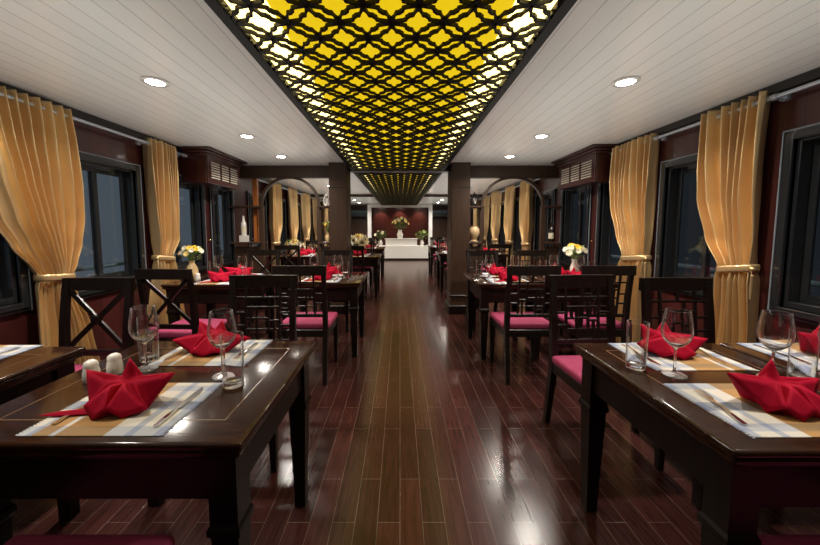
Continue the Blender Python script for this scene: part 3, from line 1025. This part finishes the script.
curtain('large gold satin curtain swooping to its tieback by the nearest left window', -2.485, 1,
        [(2.17, 1.88, 2.60, .040), (1.9, 1.90, 2.62, .042), (1.6, 1.95, 2.63, .045), (1.35, 2.03, 2.62, .048), (1.15, 2.14, 2.58, .05), (1.0, 2.25, 2.53, .045),
         (.93, 2.29, 2.50, .035), (.86, 2.27, 2.51, .038), (.5, 2.25, 2.62, .05), (.0, 2.22, 2.70, .055)], 11, (.92, 2.29, 2.50, -.01), 1, tassel=0, flat=.34)
curtain('narrow gold satin curtain tied back by the left windows, left of the cream vase', -2.49, 1,
        [(2.17, 3.36, 3.78, .054), (1.5, 3.38, 3.76, .054), (1.15, 3.39, 3.74, .054), (.96, 3.40, 3.64, .034), (.86, 3.39, 3.66, .054), (.5, 3.32, 3.72, .042), (.0, 3.28, 3.78, .045)],
        7, (.95, 3.40, 3.64, -.02), 5, tassel=-1)
curtain('gold satin curtain tied back nearest the right picture edge', 2.39, -1,
        [(2.17, 2.22, 2.72, .054), (1.8, 2.23, 2.71, .054), (1.5, 2.235, 2.68, .054), (1.2, 2.24, 2.60, .038), (.99, 2.25, 2.47, .034), (.9, 2.24, 2.48, .054), (.5, 2.22, 2.50, .042), (.0, 2.2, 2.54, .045)],
        7, (.985, 2.25, 2.47, -.02), 8, tassel=-1)
curtain('gold satin curtain tied back, second from the right edge, beyond the middle right chair', 2.39, -1,
        [(2.17, 3.20, 3.78, .054), (1.8, 3.21, 3.80, .054), (1.5, 3.21, 3.77, .054), (1.2, 3.20, 3.68, .038), (.98, 3.22, 3.56, .034), (.88, 3.21, 3.58, .054), (.5, 3.24, 3.62, .042), (.0, 3.24, 3.66, .045)],
        8, (.965, 3.22, 3.56, -.02), 11, tassel=-1)
o4 = ['first', 'second', 'third', 'fourth', 'fifth']
for sd, X, ys, nm in ((1, -2.49, (6.72, 7.82, 8.95, 10.1, 11.3), 'left'), (-1, 2.39, (6.35, 7.32, 8.42, 9.5, 10.6), 'right')):
    for k, y in enumerate(ys):
        curtain('gold curtain seen through the %s arched screen, %s beyond it' % (nm, o4[k]), X, sd,
                [(2.17, y - .27, y + .27, .054), (1.3, y - .25, y + .25, .054), (.98, y - .15, y + .13, .034), (.5, y - .19, y + .19, .04), (0, y - .22, y + .22, .04)],
                6, (.96, y - .15, y + .13, 0.), 20 + k, nu=70, nv=30, tassel=0)
        tag_o = None


def rod(label, X, side, ya, yb):
    t = empty('curtain_rod', label, 'curtain rod', (X, ya, 2.105))
    L_ = yb - ya
    MB().tube([(0, 0, 0), (0, L_, 0)], .0135, 14).build('rod', M['silver'], t, 60)
    for y in (.035, L_ - .035):
        mb = MB(); w_ = abs(X - (XL if side > 0 else XR)); mb.tube([(0, y, 0), (-side * (w_ - .02), y, 0)], .010, 10)
        mb.tube([(-side * (w_ - .022), y, 0), (-side * (w_ - .001), y, 0)], .027, 16)
        mb.tube([(0, y - .016, 0), (0, y + .016, 0)], .021, 16)
        mb.build('bracket', M['silver'], t, 40)
    for y, s_ in ((0, -1), (L_, 1)):
        mb = MB(); mb.ball((0, y + s_ * .006, 0), .019, 2); mb.build('finial', M['silver'], t, 60)


rod('silver curtain rod carrying the large swooping curtain on the left wall', -2.485, 1, 1.40, 3.40)
rod('short silver curtain rod between the second left curtain and the wooden cabinet', -2.49, 1, 3.50, 3.96)
rod('silver curtain rod running out of frame at the top of the right wall', 2.39, -1, .70, 2.24)
rod('silver curtain rod between the two right gold curtains', 2.39, -1, 2.30, 3.22)
rod('silver curtain rod end between the second right curtain and the wooden cabinet', 2.39, -1, 3.30, 3.84)
rod('long silver curtain rod seen through the left arched screen', -2.49, 1, 5.6, 12.2)
rod('long silver curtain rod seen through the right arched screen', 2.39, -1, 5.4, 12.2)

# ------------------------------------------------------------------ wooden air-conditioner cabinets
def ac_cabinet(label, X, side, ya, yb):
    """X = front face plane"""
    t = empty('air_conditioner_cabinet', label, 'cabinet', (X, ya, 1.80))
    D = abs(X - (XL if side > 0 else XR)) - .002; L_ = yb - ya
    def sx(a, b): return sorted((-side * a, -side * b))
    mb = MB()
    mb.box(*sx(.02, D), .0, L_, .0, .32, .004)
    for r in ((.0, L_, 0, .055), (.0, L_, .265, .32), (.0, .075, .055, .265), (L_ - .075, L_, .055, .265)):
        mb.box(*sx(.0, .021), *r, .003)
    mb.build('body', M['mahog'], t)
    mb = MB()
    for k, (o_, z0, z1) in enumerate(((.02, .315, .34), (.045, .34, .37), (.075, .37, .398))):
        mb.box(*sx(-o_, D), -o_, L_ + o_, z0, z1, .005)
    mb.build('crown', M['mahog'], t, 50)
    mb = MB()
    for k in range(7):
        z = .072 + k * .0295
        mb.bar((-side * .008, .075, z), (-side * .008, L_ - .075, z), .016, .005, (side * .9, 0, .45))
    mb.build('louver_grille', M['louver'], t)
    for k in (1, 2):
        y = .075 + (L_ - .15) * k / 3
        MB().box(*sx(-.004, .02), y - .012, y + .012, .055, .265, .002).build('grille_divider', M['mahog'], t)
    return t


ac_cabinet('mahogany box cabinet with louvred grille above the left windows', -2.245, 1, 3.98, 4.78)
ac_cabinet('mahogany box cabinet with louvred grille above the right windows', 2.215, -1, 3.87, 4.76)
# red stiles beside the last windows with brass knobs
for X, s_, y, lab in ((XL, 1, 4.50, 'small brass knob on the red wall stile by the left cabinet'), (XR, -1, 4.25, 'small brass knob on the red wall stile by the right cabinet')):
    mb = MB(); mb.tube([(0, 0, 0), (s_ * .02, 0, 0)], .008, 10); mb.ball((s_ * .028, 0, 0), .015, 2)
    tag(mb.build('brass_knob', M['brass'], None, 60), lab, 'knob', None, (X, y, 1.10))

# ------------------------------------------------------------------ arched screens beside the pillars
def screen(label, xa, xb, xw, ax0, ax1, name='arched_screen'):
    """xa: pillar side, xw: wall side; arch between ax0 and ax1"""
    Y, y2 = 5.13, 5.21
    t = empty(name, label, 'room divider', ((xa + xw) / 2, Y, 0)); cx = t.location.x
    def bx(mb, x0, x1, z0, z1, ya=0., yb=.08, bev=.004):
        a, b = sorted((x0 - cx, x1 - cx)); mb.box(a, b, ya, yb, z0, z1, bev)
    mb = MB(); bx(mb, xa, xw, 2.02, ZC - .001, -.02, .10); mb.build('header_beam', M['pillar'], t)
    r = abs(ax1 - ax0) / 2; ac = (ax0 + ax1) / 2 - cx; zs = 1.60
    for x in (ax0, ax1):
        s_ = 1 if x - cx < ac else -1
        mb = MB(); bx(mb, x - .035, x + .035, 0, zs, .0, .07); mb.build('post', M['pillar'], t)
    mb = MB()
    pts = [(ac + r * math.cos(PI * k / 28), .035, zs + (2.03 - zs) * math.sin(PI * k / 28)) for k in range(29)]
    for p, q in zip(pts, pts[1:]): mb.bar(p, q, .06, .04, (0, 0, 1) if abs(p[2] - q[2]) < abs(p[0] - q[0]) else (1, 0, 0))
    mb.build('arch', M['pillar'], t)
    inner = ax1 if abs(ax1 - xa) < abs(ax0 - xa) else ax0; outer = ax0 if inner == ax1 else ax1
    for x0, x1 in ((xa, inner), (outer, xw)):
        for z in (1.05, 1.60):
            mb = MB(); bx(mb, x0, x1, z - .03, z, -.06, .14); mb.build('shelf', M['pillar'], t)
        mb = MB(); bx(mb, x0, x1, .12, .98, .02, .05); mb.build('lower_panel', M['pillar'], t)
        mb = MB(); bx(mb, x0, x1, 0, .12, .0, .07); mb.build('kick_board', M['table'], t)
    return t


screen('dark arched wooden screen between the left wall and left pillar, bearing a white lantern', -1.022, 0, -2.575, -2.12, -1.235)
screen('dark arched wooden screen between the right pillar and right wall, bearing a black lantern', 1.012, 0, 2.455, 1.25, 2.19)
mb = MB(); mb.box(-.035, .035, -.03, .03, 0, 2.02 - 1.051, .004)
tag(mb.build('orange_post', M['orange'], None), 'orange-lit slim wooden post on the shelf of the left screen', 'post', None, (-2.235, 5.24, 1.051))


def lantern(label, loc, m):
    t = empty('lantern', label, 'lantern', loc)
    mb = MB(); mb.lathe([(0, 0), (.05, 0), (.055, .012), (.04, .02), (.04, .03)], 8); mb.build('base', m, t)
    mb = MB()
    for k in range(8):
        a = 2 * PI * k / 8; mb.tube([(.045 * math.cos(a), .045 * math.sin(a), .02), (.06 * math.cos(a), .06 * math.sin(a), .09), (.04 * math.cos(a), .04 * math.sin(a), .15)], .006, 6)
    mb.build('cage', m, t)
    mb = MB(); mb.lathe([(.045, .148), (.05, .155), (.03, .175), (.008, .19), (.008, .21), (0, .212)], 8); mb.build('cap', m, t)
    mb = MB(); mb.lathe([(0, .021), (.028, .022), (.028, .11), (.004, .112), (0, .118)], 12); mb.build('candle', M['porc'], t, 50)


lantern('white lantern on the upper shelf of the left screen next to the pillar', (-1.11, 5.16, 1.601), M['porc'])
lantern('black caged lantern on the upper shelf of the right screen next to the pillar', (1.135, 5.16, 1.601), M['black'])
vase([(0, 0), (.05, 0), (.055, .015), (.03, .035), (.05, .07), (.085, .13), (.08, .19), (.045, .235), (.05, .25), (.045, .25), (.04, .23), (0, .2)], M['cream'],
     'rounded cream jar on the lower shelf of the right screen', (1.14, 5.16, 1.051), 'jar')
vase(vasep(VW, .75), M['cream'], 'small vase holding green sprigs on the lower shelf of the left screen', (-1.11, 5.16, 1.051))
bouquet('yellow-green leafy sprigs on the lower shelf of the left screen', (-1.11, 5.16, 1.18), .08, .20, [(M['palegreen'], 6), (M['petal_y'], 3)], M['palegreen'], 40, 31, bl_r=.025)


def bottle(label, loc, m, lab):
    t = empty('bottle', label, 'bottle', loc)
    mb = MB(); mb.lathe([(0, 0), (.036, 0), (.038, .006), (.038, .17), (.03, .20), (.014, .225), (.0135, .285), (.015, .29), (.015, .30), (0, .30)], 20); mb.build('body', m, t, 40)
    mb = MB(); mb.lathe([(.0386, .05), (.0386, .14)], 20); mb.build('paper_label', lab, t, 40)


bottle('dark wine bottle with a cream label on the right screen shelf by the wall', (2.325, 5.16, 1.051), M['bottle'], M['label'])
bottle('white bottle standing on a white block on the left screen shelf by the wall', (-2.40, 5.16, 1.152), M['porc'], M['label'])
tag(MB().box(-.055, .055, -.05, .05, 0, .1, .004).build('display_block', M['porc']), 'white block under the white bottle on the left screen shelf', 'block', None, (-2.40, 5.16, 1.051))

# ------------------------------------------------------------------ far end of the room
mb = MB()
for a, b, z0, z1 in ((-1.30, -1.15, 0, 2.19), (1.15, 1.30, 0, 2.19), (-1.15, 1.15, 2.06, 2.19)): mb.box(a, b, 13.5, 13.75, z0, z1, .006)
struct(mb.build('trim_3', M['white']))
struct(MB().box(-1.15, 1.15, 14.2, 14.297, 0, 2.199).build('trim_4', M['mahog']))
t = empty('reception_counter', 'white two-level counter with flower vases at the far end of the aisle', 'counter', (0, 12.9, 0))
MB().box(-.95, 1.13, 0, .42, .07, .56, .006).build('lower_bench', M['white'], t)
MB().box(-.56, .66, .05, .42, .56, .81, .006).build('raised_section', M['white'], t)
MB().box(-.60, .70, .03, .44, .81, .835, .006).build('raised_top', M['white'], t)
MB().box(-.93, 1.11, .03, .42, 0, .07).build('plinth', M['trimdark'], t)
for x, z, s_, lab, blab, bl, seed, rad, h in (
        (-.75, .561, 1.15, 'left white vase on the far counter', 'green leafy bunch in the left vase on the far counter', [(M['petal_w'], 5)], 41, .24, .36),
        (0., .836, 1.75, 'tall central white vase on the raised far counter', 'big pale lily arrangement in the central vase on the far counter', [(M['petal_w'], 9), (M['petal_o'], 6)], 42, .34, .50),
        (.86, .561, 1.15, 'white vase at the right end of the far counter', 'bright green leafy bunch in the right vase on the far counter', [(M['palegreen'], 6)], 43, .25, .36)):
    vase(vasep(VW, s_ * 1.5, s_ * 1.0), M['porc'], lab, (x, 13.1, z))
    bouquet(blab, (x, 13.1, z + .18 * s_), rad, h, bl, M['leaf'] if seed != 43 else M['palegreen'], 60, seed, bl_r=.075)
for x, lab in ((-1.75, 'bluish air conditioner high on the far left of the back wall'), (1.75, 'bluish air conditioner high on the far right of the back wall')):
    t = empty('air_conditioner', lab, 'air conditioner', (x, 14.0, 1.72))
    MB().box(-.42, .42, 0, .297, 0, .26, .03, 3).build('casing', M['ac'], t, 40)
    mb = MB()
    for k in range(4): mb.box(-.38, .38, -.012, 0, .03 + k * .03, .045 + k * .03, .002)
    mb.build('vent_slats', M['trimdark'], t)
# small spots over the red back panel
for k, x in enumerate((-.8, 0., .8)):
    ld = bpy.data.lights.new('back_wall_spot', 'SPOT'); ld.energy = 55; ld.color = (1, .7, .5); ld.spot_size = math.radians(80); ld.spot_blend = .6; ld.shadow_soft_size = .05
    lo = bpy.data.objects.new('back_wall_spot', ld); C.objects.link(lo); lo.location = (x, 13.85, 2.17)
    lo.rotation_euler = (math.radians(20), 0, 0); lo['kind'] = 'helper'
    dl('round recessed downlight close to the red back panel, %s of three' % ('left', 'middle', 'right')[k], 'downlight', (x, 13.85, ZC), 0, 'ceiling downlights')

# ------------------------------------------------------------------ world, camera
w = bpy.data.worlds.new('night'); sc.world = w; w.use_nodes = True
nt = w.node_tree; N = nt.nodes.new; L = nt.links.new
tc = N('ShaderNodeTexCoord'); sx = N('ShaderNodeSeparateXYZ'); mr = N('ShaderNodeMapRange')      # shore glow on the left, open night on the right
mr.inputs['From Min'].default_value = -.5; mr.inputs['From Max'].default_value = .3
mr.inputs['To Min'].default_value = .50; mr.inputs['To Max'].default_value = .09
L(tc.outputs['Generated'], sx.inputs[0]); L(sx.outputs[0], mr.inputs['Value'])
bg = nt.nodes['Background']; bg.inputs['Color'].default_value = (.19, .20, .225, 1); L(mr.outputs[0], bg.inputs['Strength'])

cd = bpy.data.cameras.new('camera'); cam = bpy.data.objects.new('camera', cd); C.objects.link(cam)
cd.sensor_fit = 'HORIZONTAL'; cd.sensor_width = 36.; cd.lens = 335. / 820 * 36
cd.shift_x = 10 / 820; cd.shift_y = -(272.5 - 253.365) / 820
cd.clip_start = .02
cam.location = (0, 0, 1.28); cam.rotation_euler = (math.radians(90 - 4.5), 0, 0)
sc.camera = cam
sc.view_settings.view_transform = 'Standard'
sc.view_settings.look = 'None'
sc.view_settings.gamma = 1.
sc.view_settings.use_curve_mapping = False
sc.view_settings.exposure = .32
